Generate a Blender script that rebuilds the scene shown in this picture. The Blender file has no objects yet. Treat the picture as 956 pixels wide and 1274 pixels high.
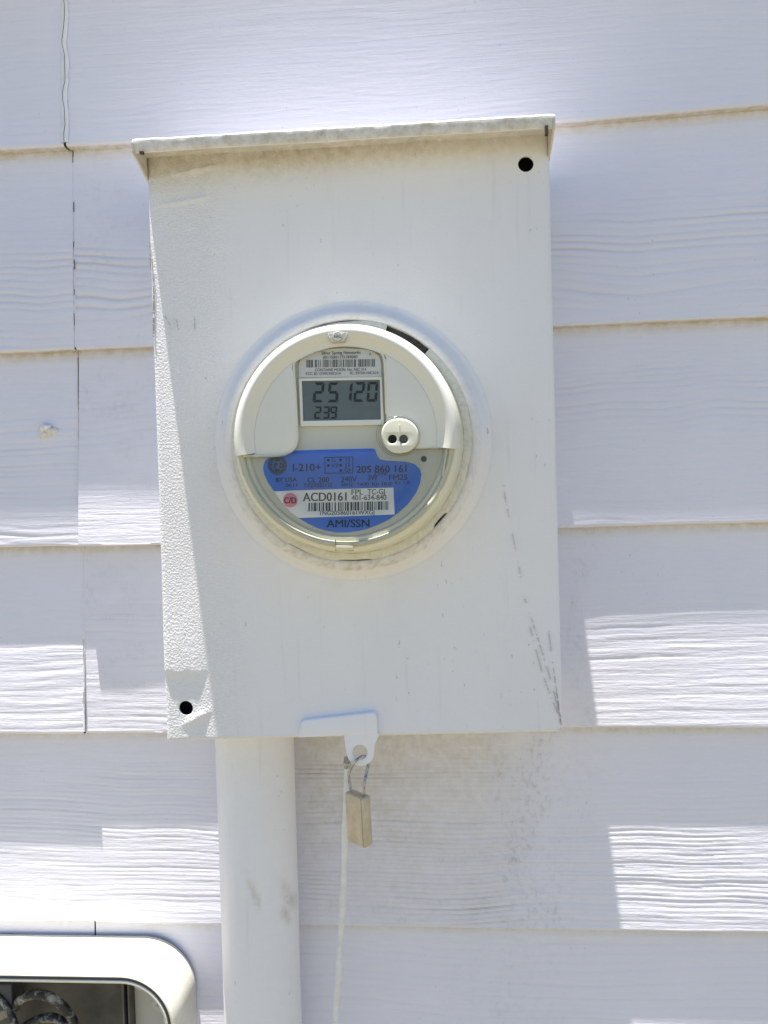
import bpy, bmesh, math, random
import numpy as np
from mathutils import Vector, Matrix
random.seed(7); rng = np.random.RandomState(7)
sc = bpy.context.scene
COL = sc.collection
PI = math.pi

# ---------------------------------------------------------------- camera
F_PX = 960.0                       # focal length in photo pixels (photo is 956 x 1274)
CA, CB, CC = -0.021335, 0.070045, 0.027899
DIST = 0.687259
CAM_Z = 1.5
def rotm(a, b, c):
    ca, sa, cb, sb, c_, s_ = math.cos(a), math.sin(a), math.cos(b), math.sin(b), math.cos(c), math.sin(c)
    Rx = Matrix(((1,0,0),(0,ca,-sa),(0,sa,ca))); Rz = Matrix(((cb,-sb,0),(sb,cb,0),(0,0,1))); Ry = Matrix(((c_,0,s_),(0,1,0),(-s_,0,c_)))
    return Rz @ Rx @ Ry
RM = rotm(CA, CB, CC)
cam_data = bpy.data.cameras.new('camera'); cam = bpy.data.objects.new('camera', cam_data); COL.objects.link(cam)
cx_, fw_, up_ = RM.col[0], RM.col[1], RM.col[2]
m = Matrix.Identity(4)
for i in range(3):
    m[i][0] = cx_[i]; m[i][1] = up_[i]; m[i][2] = -fw_[i]
m.translation = Vector((0, -DIST, CAM_Z))
cam.matrix_world = m
cam_data.sensor_fit = 'VERTICAL'; cam_data.sensor_height = 36; cam_data.sensor_width = 36
cam_data.lens = 36 * F_PX / 1274.0
cam_data.clip_start = 0.02; cam_data.clip_end = 3000
sc.camera = cam
sc.render.resolution_x = 768; sc.render.resolution_y = 1024

def P(px, py, y):
    """point of the place seen at photo pixel (px,py), on the plane at depth y"""
    d = RM @ Vector(((px-478)/F_PX, 1, -(py-637)/F_PX))
    t = (y + DIST) / d.y
    return Vector((d.x*t, y, CAM_Z + d.z*t))

# ---------------------------------------------------------------- sky, sun, exposure
SUN_LAT = math.radians(5.35)        # sun leans this far to the left of straight up
SUN_GRAZE = math.radians(3.2)      # and stands only this far out from the plane of the wall
sd = Vector((math.tan(SUN_LAT), math.tan(SUN_GRAZE), -1.0)).normalized()   # travel direction of sunlight
w = bpy.data.worlds.new("World"); sc.world = w; w.use_nodes = True
nt = w.node_tree; nt.nodes.clear()
sky = nt.nodes.new('ShaderNodeTexSky'); sky.sky_type = 'NISHITA'; sky.sun_disc = False
sky.sun_elevation = math.asin(-sd.z); sky.sun_rotation = math.atan2(-sd.x, -sd.y)
sky.air_density = 1.0; sky.dust_density = 0.2; sky.ozone_density = 3.5
bg = nt.nodes.new('ShaderNodeBackground'); bg.inputs[1].default_value = 0.07
wo = nt.nodes.new('ShaderNodeOutputWorld')
nt.links.new(sky.outputs[0], bg.inputs[0]); nt.links.new(bg.outputs[0], wo.inputs[0])
sun_d = bpy.data.lights.new('sun', 'SUN'); sun_d.energy = 5.0; sun_d.angle = math.radians(0.5); sun_d.color = (1.0, 0.96, 0.90)
sun = bpy.data.objects.new('sun', sun_d); COL.objects.link(sun)
sun.rotation_euler = sd.to_track_quat('-Z', 'Y').to_euler(); sun.location = (0, -2, 6)
sc.view_settings.view_transform = 'Standard'; sc.view_settings.look = 'None'
sc.view_settings.gamma = 1.0; sc.view_settings.exposure = 1.30

# ---------------------------------------------------------------- materials
def lin(c):
    c = c/255.0
    return c/12.92 if c <= 0.04045 else ((c+0.055)/1.055)**2.4
class NB:
    def __init__(s, name):
        s.m = bpy.data.materials.new(name); s.m.use_nodes = True
        s.t = s.m.node_tree; s.p = s.t.nodes['Principled BSDF']
        s.co = s.t.nodes.new('ShaderNodeTexCoord')
    def n(s, t, **k):
        x = s.t.nodes.new(t)
        for a, b in k.items(): setattr(x, a, b)
        return x
    def l(s, a, b): s.t.links.new(a, b)
    def vec(s, scale=(1,1,1)):
        mp = s.n('ShaderNodeMapping'); mp.inputs['Scale'].default_value = scale
        s.l(s.co.outputs['Object'], mp.inputs[0]); return mp.outputs[0]
    def noise(s, scale, detail=3, rough=0.55, vs=(1,1,1), dist=0.0):
        x = s.n('ShaderNodeTexNoise'); x.inputs['Scale'].default_value = scale
        x.inputs['Detail'].default_value = detail; x.inputs['Roughness'].default_value = rough
        x.inputs['Distortion'].default_value = dist
        s.l(s.vec(vs), x.inputs['Vector']); return x.outputs[0]
    def ramp(s, f, a, b, ca=0.0, cb=1.0):
        x = s.n('ShaderNodeMapRange'); x.inputs[1].default_value = a; x.inputs[2].default_value = b
        x.inputs[3].default_value = ca; x.inputs[4].default_value = cb
        s.l(f, x.inputs[0]); return x.outputs[0]
    def mix(s, fac, a, b):
        x = s.n('ShaderNodeMix', data_type='RGBA')
        if isinstance(fac, (int, float)): x.inputs[0].default_value = fac
        else: s.l(fac, x.inputs[0])
        for i, c in ((6, a), (7, b)):
            if isinstance(c, tuple): x.inputs[i].default_value = (*c[:3], 1)
            else: s.l(c, x.inputs[i])
        return x.outputs[2]
    def math(s, op, a, b):
        x = s.n('ShaderNodeMath', operation=op)
        for i, c in ((0, a), (1, b)):
            if isinstance(c, (int, float)): x.inputs[i].default_value = c
            else: s.l(c, x.inputs[i])
        return x.outputs[0]
    def attr(s, name):
        x = s.n('ShaderNodeAttribute'); x.attribute_name = name; return x.outputs[2]
    def bump(s, h, dist, strength=1.0, prev=None):
        x = s.n('ShaderNodeBump'); x.inputs['Distance'].default_value = dist; x.inputs['Strength'].default_value = strength
        s.l(h, x.inputs['Height'])
        if prev: s.l(prev, x.inputs['Normal'])
        return x.outputs[0]
    def out(s, col=None, rough=None, normal=None, metal=None, **kw):
        if col is not None:
            if isinstance(col, tuple): s.p.inputs['Base Color'].default_value = (*col[:3], 1)
            else: s.l(col, s.p.inputs['Base Color'])
        if rough is not None:
            if isinstance(rough, (int, float)): s.p.inputs['Roughness'].default_value = rough
            else: s.l(rough, s.p.inputs['Roughness'])
        if normal is not None: s.l(normal, s.p.inputs['Normal'])
        if metal is not None: s.p.inputs['Metallic'].default_value = metal
        for k, v in kw.items(): s.p.inputs[k.replace('_', ' ')].default_value = v
        return s.m

def mat_siding():
    b = NB('white siding paint')
    mott = b.noise(9, 4, .6)
    speck = b.ramp(b.noise(420, 2, .6, (1,1,.6)), .70, .76)
    zone = b.ramp(b.noise(13, 3, .6), .45, .68)
    speck = b.math('MULTIPLY', speck, zone)
    base = b.mix(b.ramp(mott, .3, .7), (.81,.787,.855), (.765,.75,.82))
    g = b.attr('grime_shade')
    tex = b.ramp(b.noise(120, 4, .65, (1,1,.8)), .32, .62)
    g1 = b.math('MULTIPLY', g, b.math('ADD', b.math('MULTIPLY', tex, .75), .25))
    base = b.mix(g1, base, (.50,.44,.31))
    s = b.attr('soot')
    tex2 = b.ramp(b.noise(230, 4, .7, (1,1,.75)), .50, .72)
    base = b.mix(b.math('MULTIPLY', s, b.math('ADD', b.math('MULTIPLY', tex2, .8), .15)), base, (.30,.29,.27))
    base = b.mix(b.attr('groove'), base, (.36,.32,.26))
    base = b.mix(b.math('MULTIPLY', speck, .6), base, (.30,.27,.22))
    h = b.noise(900, 3, .6); h2 = b.noise(260, 3, .55, (.6,1,1.6))
    h3 = b.noise(330, 4, .6, (.045,1,1), .6)
    n = b.bump(h, .00012, .5); n = b.bump(h2, .0005, .35, n); n = b.bump(h3, .0011, .42, n)
    return b.out(base, .55, n)
def mat_box(name='white enclosure paint', amt=1.0, base=((.84,.82,.825),(.79,.775,.785))):
    b = NB(name)
    c = b.mix(b.ramp(b.noise(12, 4, .6, (1,1,.35)), .3, .7), base[0], base[1])
    streak = b.ramp(b.noise(160, 3, .6, (1,1,.06)), .60, .80)
    c = b.mix(b.math('MULTIPLY', streak, .22), c, (.52,.49,.42))
    sp = b.ramp(b.noise(330, 2, .5, (1,1,.45)), .70, .745)
    zn = b.ramp(b.noise(14, 2, .5), .45, .62)
    c = b.mix(b.math('MULTIPLY', b.math('MULTIPLY', sp, zn), .55), c, (.28,.25,.20))
    g = b.attr('grime_shade')
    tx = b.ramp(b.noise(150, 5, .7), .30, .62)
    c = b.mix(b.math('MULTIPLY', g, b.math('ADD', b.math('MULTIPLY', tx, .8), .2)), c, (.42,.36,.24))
    h = b.noise(640, 2, .5); h2 = b.noise(28, 2, .5)
    rg = b.math('ADD', b.math('MULTIPLY', b.attr('rough'), .85), .15); h = b.math('MULTIPLY', h, rg)
    n = b.bump(h, .0014*amt, .8); n = b.bump(h2, .0022, .25, n)
    return b.out(c, .5, n)
def simple(name, col, rough=.5, bump=None, var=None, metal=None, **kw):
    b = NB(name); n = None
    if bump: n = b.bump(b.noise(bump[0], 3, .6), bump[1], .6)
    c = col
    if var: c = b.mix(b.ramp(b.noise(var[0], 4, .65), .35, .65), col, var[1])
    return b.out(c, rough, n, metal, **kw)
M = {}
M['siding'] = mat_siding()
M['box'] = mat_box()
M['boxsmooth'] = mat_box('white conduit paint', .35, ((.86,.845,.865),(.815,.805,.83)))
M['caulk'] = simple('painted caulk', (.84,.825,.86), .5, (300, .0008), (90, (.77,.76,.78)))
M['crack'] = simple('dirt in crack', (.055,.048,.042), .95)
M['crackdark'] = simple('faded dirt in crack', (.13,.11,.09), .95)
M['crackbrown'] = simple('brown dirt in joint', (.33,.26,.20), .95, None, (300, (.62,.58,.52)))
M['crackbrown2'] = simple('scratch through the paint', (.46,.44,.41), .8)
M['cream'] = simple('cream plastic', (.76,.745,.67), .42, (60, .00008), (20, (.73,.71,.63)))
M['creamedge'] = simple('yellowed cream plastic', (.74,.725,.60), .42, (900, .00005), (30, (.70,.68,.54)))
M['plate'] = simple('grey cream faceplate', (.60,.59,.50), .45, (80, .00005), (20, (.57,.555,.46)))
M['ring'] = mat_box('weathered sealing ring paint', .6, ((.76,.75,.68),(.70,.68,.58)))
M['blue'] = simple('blue printed label', (.055,.175,.66), .5, (1200, .00002), (40, (.05,.155,.60)))
M['white'] = simple('white label', (.86,.86,.85), .4, None, (60, (.83,.83,.82)))
M['greylabel'] = simple('grey white label', (.62,.62,.58), .4, None, (60, (.56,.56,.53)))
M['ink'] = simple('black ink', (.035,.037,.045), .5)
M['inkblue'] = simple('dark ink on blue', (.012,.016,.04), .6)
M['inkgrey'] = simple('grey ink', (.13,.13,.12), .5)
M['inklight'] = simple('blue lines of the monogram', (.07,.14,.34), .5)
M['pink'] = simple('pink sticker', (.80,.26,.30), .45)
M['lcd'] = simple('lcd glass', (.115,.150,.148), .45, None, (70, (.10,.132,.135)))
M['lcdink'] = simple('lcd segment', (.010,.014,.016), .5)
M['lcdghost'] = simple('faint lcd segment', (.125,.155,.152), .3)
M['dark'] = simple('dark interior', (.012,.012,.011), .9)
M['darkrough'] = simple('dark gasket foam', (.03,.028,.025), .9, (900, .0008), (700, (.10,.095,.085)))
M['lens'] = simple('dark optical lens', (.05,.045,.03), .15)
M['screw'] = simple('rusty dark screw', (.10,.045,.035), .6)
M['seal'] = simple('clear grey seal', (.62,.61,.56), .2, (700, .0006), (400, (.42,.41,.36)))
M['brass'] = simple('weathered brass', (.48,.39,.26), .42, (420, .0009), (90, (.60,.52,.39)), .25)
M['seam'] = simple('dark dirt in lock seam', (.22,.16,.09), .7, None, (200, (.38,.30,.19)))
M['steelpaint'] = simple('painted wire', (.22,.20,.175), .4, (700, .0004), (300, (.62,.61,.58)), .4)
M['cord'] = simple('painted cord', (.82,.81,.80), .6, (600, .0006), (110, (.72,.71,.68)))
M['cabgrey'] = simple('light grey utility plastic', (.72,.70,.62), .6, (400, .0004), (60, (.64,.61,.50)))
M['cabin'] = simple('inner grey plastic', (.13,.12,.10), .6, (300, .0004), (25, (.07,.065,.055)))
M['gasket'] = simple('dark grey gasket', (.075,.075,.085), .7)
M['boss'] = simple('screw boss plastic', (.50,.48,.43), .5)
M['coax'] = None
def mat_coax():
    b = NB('worn black cable')
    f = b.ramp(b.noise(110, 6, .7), .50, .66)
    return b.out(b.mix(f, (.02,.02,.02), (.38,.37,.33)), .5, b.bump(b.noise(500, 3), .0006, .5))
M['coax'] = mat_coax()
M['connector'] = simple('dull metal connector', (.33,.31,.27), .45, (400, .0004), (100, (.22,.20,.17)), .5)
def mat_clear(name='clear polycarbonate', tint=(.985,.985,.96)):
    m_ = bpy.data.materials.new(name); m_.use_nodes = True; t = m_.node_tree; t.nodes.clear()
    o = t.nodes.new('ShaderNodeOutputMaterial'); mx = t.nodes.new('ShaderNodeMixShader'); tr = t.nodes.new('ShaderNodeBsdfTransparent')
    gl = t.nodes.new('ShaderNodeBsdfGlossy'); fr = t.nodes.new('ShaderNodeFresnel'); fr.inputs[0].default_value = 1.38
    tr.inputs[0].default_value = (*tint, 1); gl.inputs['Roughness'].default_value = .07; gl.inputs['Color'].default_value = (.95,.95,.92,1)
    t.links.new(fr.outputs[0], mx.inputs[0]); t.links.new(tr.outputs[0], mx.inputs[1]); t.links.new(gl.outputs[0], mx.inputs[2]); t.links.new(mx.outputs[0], o.inputs[0])
    return m_
M['clear'] = mat_clear()
def mat_ground():
    b = NB('pale sandy gravel ground')
    c = b.mix(b.ramp(b.noise(1.3, 5, .6), .35, .65), (.21,.175,.095), (.15,.13,.065))
    c = b.mix(b.ramp(b.noise(60, 3, .6), .45, .6), c, (.17,.15,.10))
    return b.out(c, .9, b.bump(b.noise(45, 5, .7), .02, .6))
M['ground'] = mat_ground()
M['roofpaint'] = simple('white trim paint', (.78,.78,.76), .55, (200, .0005), (8, (.72,.72,.70)))

# ---------------------------------------------------------------- helpers
def link(name, me, mat, parent=None, smooth=False):
    o = bpy.data.objects.new(name, me); COL.objects.link(o)
    if mat is not None:
        me.materials.clear(); me.materials.append(mat)
    if smooth: me.shade_smooth()
    if parent is not None:
        o.parent = parent; o.matrix_parent_inverse = parent.matrix_basis.inverted()
    return o
def mesh(vs, fs):
    me = bpy.data.meshes.new('mesh'); me.from_pydata([tuple(v) for v in vs], [], fs); me.update(); return me
def thing(name, loc, label, cat, group=None):
    o = bpy.data.objects.new(name, None); COL.objects.link(o); o.location = loc; o.empty_display_size = .05
    o['label'] = label; o['category'] = cat
    if group: o['group'] = group
    return o
def tag(o, label, cat, group=None):
    o['label'] = label; o['category'] = cat
    if group: o['group'] = group
    return o
def bm_mesh(bm):
    bmesh.ops.recalc_face_normals(bm, faces=bm.faces)
    me = bpy.data.meshes.new('mesh'); bm.to_mesh(me); bm.free(); return me
def box_bm(x0, x1, y0, y1, z0, z1, bev=0, seg=2):
    bm = bmesh.new()
    bmesh.ops.create_cube(bm, size=1)
    for v in bm.verts:
        v.co = Vector(((x0+x1)/2 + v.co.x*(x1-x0), (y0+y1)/2 + v.co.y*(y1-y0), (z0+z1)/2 + v.co.z*(z1-z0)))
    if bev: bmesh.ops.bevel(bm, geom=list(bm.edges), offset=bev, segments=seg, affect='EDGES', profile=.5)
    return bm
def flat_shape(outline, y_front, depth, holes=(), bevel=0.0, bres=2, res=1):
    """solid of a 2D (x,z) outline with holes: front face at y_front (towards the camera), 'depth' thick"""
    cu = bpy.data.curves.new('c', 'CURVE'); cu.dimensions = '2D'; cu.fill_mode = 'BOTH'
    for pts in [outline, *holes]:
        sp = cu.splines.new('POLY'); sp.points.add(len(pts)-1); sp.use_cyclic_u = True
        for i, p_ in enumerate(pts): sp.points[i].co = (p_[0], p_[1], 0, 1)
    cu.extrude = max(depth/2 - bevel, 1e-5); cu.bevel_depth = bevel; cu.bevel_resolution = bres; cu.offset = -bevel
    ob = bpy.data.objects.new('tmp', cu); COL.objects.link(ob)
    dg = bpy.context.evaluated_depsgraph_get(); dg.update()
    me = bpy.data.meshes.new_from_object(ob.evaluated_get(dg))
    bpy.data.objects.remove(ob); bpy.data.curves.remove(cu)
    # curve XY -> world XZ, curve +Z -> towards camera (-Y)
    mt = Matrix(((1,0,0,0),(0,0,-1,y_front + depth/2),(0,1,0,0),(0,0,0,1)))
    me.transform(mt); me.update()
    bm = bmesh.new(); bm.from_mesh(me); bmesh.ops.remove_doubles(bm, verts=bm.verts, dist=1e-6)
    bmesh.ops.recalc_face_normals(bm, faces=bm.faces); bm.to_mesh(me); bm.free()
    return me
def smooth_angle(me, ang=30):
    me.shade_smooth()
    try: me.set_sharp_from_angle(angle=math.radians(ang))
    except Exception: pass
def circ(cx, cz, r, n=48, a0=0, a1=2*PI, close=True):
    m_ = n if close else n
    return [(cx + r*math.cos(a0+(a1-a0)*i/(n if close else n-1)), cz + r*math.sin(a0+(a1-a0)*i/(n if close else n-1))) for i in range(m_)]
def lathe(prof, cx, cz, n=160, a0=0.0, a1=2*PI, rfun=None):
    """prof: list of (r, y) ; axis along y through (cx,cz)"""
    full = abs(a1-a0-2*PI) < 1e-6
    na = n if full else n+1
    vs = []; fs = []
    for i in range(na):
        a = a0 + (a1-a0)*i/n
        for j, (r, y) in enumerate(prof):
            rr = r + (rfun(a, j) if rfun else 0)
            vs.append((cx + rr*math.cos(a), y, cz + rr*math.sin(a)))
    k = len(prof)
    for i in range(n):
        i2 = (i+1) % na
        for j in range(k-1):
            fs.append((i*k+j, i*k+j+1, i2*k+j+1, i2*k+j))
    return mesh(vs, fs)
def tube(pts, r, seg=10, rvar=None):
    pts = [Vector(p_) for p_ in pts]; vs = []; fs = []
    up = Vector((0,1,0)); n = len(pts)
    for i, p_ in enumerate(pts):
        t = (pts[min(i+1,n-1)] - pts[max(i-1,0)]).normalized()
        a = t.cross(up)
        if a.length < 1e-3: a = t.cross(Vector((1,0,0)))
        a.normalize(); b = t.cross(a).normalized(); up = b if abs(t.dot(up)) > .95 else up
        rr = r[i] if isinstance(r, (list, tuple)) else r
        for k in range(seg):
            th = 2*PI*k/seg; vs.append(p_ + (a*math.cos(th) + b*math.sin(th))*rr)
    for i in range(n-1):
        for k in range(seg):
            k2 = (k+1) % seg; fs.append((i*seg+k, i*seg+k2, (i+1)*seg+k2, (i+1)*seg+k))
    fs.append(tuple(range(seg))[::-1]); fs.append(tuple((n-1)*seg+k for k in range(seg)))
    me = mesh(vs, fs); smooth_angle(me, 50); return me
def spline(pts, n=12):
    pts = [Vector(p_) for p_ in pts]; out = []
    for i in range(len(pts)-1):
        p0 = pts[max(i-1,0)]; p1 = pts[i]; p2 = pts[i+1]; p3 = pts[min(i+2,len(pts)-1)]
        for k in range(n):
            t = k/n
            out.append(.5*((2*p1)+(-p0+p2)*t+(2*p0-5*p1+4*p2-p3)*t*t+(-p0+3*p1-3*p2+p3)*t**3))
    out.append(pts[-1]); return out

class Flat:
    """collects flat printed shapes lying at one depth, joined into ONE mesh"""
    def __init__(s, y): s.y = y; s.v = []; s.f = []
    def poly(s, pts):                      # pts in photo pixels
        b = len(s.v); s.v += [P(a, c, s.y) for a, c in pts]; s.f.append(tuple(range(b, b+len(pts))))
    def quad(s, x0, y0, x1, y1, slope=0.0): # slope in px per px
        s.poly([(x0,y0),(x1,y0+slope*(x1-x0)),(x1,y1+slope*(x1-x0)),(x0,y1)])
    def text(s, body, x0, yb, x1, h, slope=-0.022, font_bold=0.0, lean=0.0):
        y_ = s.y; b_ = h*font_bold*4.5
        s.text1(body, x0, yb, x1-b_, h, slope, lean)
        if font_bold > 0:
            for q in (1, 2):
                s.y = y_ - .00003*q; s.text1(body, x0+b_*q/2, yb, x1-b_+b_*q/2, h, slope, lean)
            s.y = y_
    def text1(s, body, x0, yb, x1, h, slope, lean):
        """text whose baseline runs from pixel (x0,yb), ends at x1 and whose capitals are h px high"""
        cu = bpy.data.curves.new('t', 'FONT'); cu.body = body; cu.size = 1; cu.resolution_u = 3
        ob = bpy.data.objects.new('t', cu); COL.objects.link(ob)
        dg = bpy.context.evaluated_depsgraph_get(); dg.update()
        me = bpy.data.meshes.new_from_object(ob.evaluated_get(dg))
        bpy.data.objects.remove(ob); bpy.data.curves.remove(cu)
        if not me.vertices: return
        xs = [v.co.x for v in me.vertices]; ys = [v.co.y for v in me.vertices]
        mx0, mx1 = min(xs), max(xs); cap = 0.69
        b = len(s.v)
        for v in me.vertices:
            u = (v.co.x-mx0)/(mx1-mx0); q = v.co.y/cap
            px = x0 + u*(x1-x0) + lean*q*h; py = yb + slope*(px-x0) - q*h
            s.v.append(P(px, py, s.y))
        for p_ in me.polygons: s.f.append(tuple(b+i for i in p_.vertices))
        bpy.data.meshes.remove(me)
    def barcode(s, x0, yt, x1, yb, slope=-0.022, seed=1, n=60):
        r = random.Random(seed); ws = []
        for i in range(n): ws.append(r.choice([1,1,1,2,2,3]))
        tot = sum(ws); x = x0
        for i, w_ in enumerate(ws):
            x2 = x + (x1-x0)*w_/tot
            if i % 2 == 0:
                d0 = slope*(x-x0); d1 = slope*(x2-x0)
                s.poly([(x,yt+d0),(x2,yt+d1),(x2,yb+d1),(x,yb+d0)])
            x = x2
    def build(s, name, mat, parent):
        o = link(name, mesh(s.v, s.f), mat, parent)
        if name in ('printing', 'faint_segments'): o['kind'] = 'stuff'
        return o

def seg7(F, ch, x0, yt, w_, h, t, lean=.06):
    on = {'0':'abcdef','1':'bc','2':'abged','3':'abgcd','5':'afgcd','9':'abfgcd'}[ch]
    def q(x, y): F_ = (1-y/h)*lean*h; return (x0 + x + F_, yt + y - .02*x)
    m_ = h/2; g = t*.22
    S = {'a':[(g,0),(w_-g,0),(w_-t-g*.3,t),(t+g*.3,t)],
         'd':[(g,h),(w_-g,h),(w_-t-g*.3,h-t),(t+g*.3,h-t)],
         'g':[(t*.6+g,m_-t*.5),(w_-t*.6-g,m_-t*.5),(w_-t*.3-g,m_),(w_-t*.6-g,m_+t*.5),(t*.6+g,m_+t*.5),(t*.3+g,m_)],
         'f':[(0,g),(t,t+g),(t,m_-t*.6),(0,m_-g)], 'b':[(w_,g),(w_-t,t+g),(w_-t,m_-t*.6),(w_,m_-g)],
         'e':[(0,h-g),(t,h-t-g),(t,m_+t*.6),(0,m_+g)], 'c':[(w_,h-g),(w_-t,h-t-g),(w_-t,m_+t*.6),(w_,m_+g)]}
    for k in on: F.poly([q(*p_) for p_ in S[k]])

# value noise on arrays
_tab = rng.rand(256, 256)
def vnoise(x, z):
    xi = np.floor(x).astype(int); zi = np.floor(z).astype(int); fx = x-xi; fz = z-zi
    fx = fx*fx*(3-2*fx); fz = fz*fz*(3-2*fz)
    a = _tab[xi%256, zi%256]; b = _tab[(xi+1)%256, zi%256]; c = _tab[xi%256, (zi+1)%256]; d = _tab[(xi+1)%256, (zi+1)%256]
    return (a*(1-fx)+b*fx)*(1-fz) + (c*(1-fx)+d*fx)*fz
def fbm(x, z, o=3):
    s = 0; a = 1; t = 0
    for i in range(o):
        s = s + a*vnoise(x+17.3*i, z+9.1*i); t += a; a *= .5; x = x*2; z = z*2
    return s/t

# ================================================================= THE SETTING
gm = mesh([(-600,-600,0),(600,-600,0),(600,600,0),(-600,600,0)], [(0,1,2,3)])
ground = link('ground', gm, M['ground']); ground['kind'] = 'structure'

# ---------------------------------------------------------------- lap siding wall
wall = thing('siding_wall', (0, 0, 0), 'white painted wood-grain lap siding wall behind the meter box', 'wall')
E_ = .178
LAPS = [[(5,186),(150,179),(720,151),(950,131)],[(5,439),(175,431),(700,405),(950,394)],[(5,681),(190,677),(705,657),(950,650)],[(5,911),(195,912),(710,905),(950,906)],[(5,1146),(115,1147),(260,1151),(385,1152),(650,1156),(950,1161)]]
T0 = .0085
lap_pts = []
for l in LAPS:
    q = [P(a, b, -T0) for a, b in l]
    lap_pts.append(([v.x for v in q], [v.z for v in q]))
def lap_z(k, x):
    """height of the bottom edge of row k at x (rows 0..4 measured from the photo)"""
    if k < 0:
        return lap_z(0, x) + E_*(-k)
    if k > 4:
        xs, zs = lap_pts[4]; c = np.polyfit(xs, zs, 1); return c[0]*.6*np.asarray(x) + c[1] - E_*(k-4)
    xs, zs = lap_pts[k]
    x = np.asarray(x, float); r = np.interp(x, xs, zs)
    s0 = (zs[1]-zs[0])/(xs[1]-xs[0]); s1 = (zs[-1]-zs[-2])/(xs[-1]-xs[-2])
    r = np.where(x < xs[0], zs[0] + (x-xs[0])*s0*.3, r); r = np.where(x > xs[-1], zs[-1] + (x-xs[-1])*s1*.3, r)
    return r
XL, XR = -1.6, 1.6
fine = np.arange(-.43, .43, .0035)
JX = {0: P(80,90,-.006).x, 1: P(91,300,-.006).x, 2: P(98,560,-.006).x, 3: P(104,800,-.006).x, 4: None, 5: P(115,1152,-.006).x}
# bottom thickness (x -> metres) of each piece: (left piece, right piece)
def thick(k, side):
    tb = {(0,0):(.0090,.0090),(0,1):(.0085,.0085),(1,0):(.0088,.0088),(1,1):(.0084,.0084),(2,0):(.0098,.0098),(2,1):(.0138,.0076),
          (3,0):(.0103,.0103),(3,1):(.0086,.0085),(4,0):(.0080,.0082),(4,1):(.0080,.0082),(5,0):(.009,.009),(5,1):(.0085,.0085)}
    a_, b_ = tb.get((k, side), (.0085, .0085))
    return (a_*1.15, b_*1.15)
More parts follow.
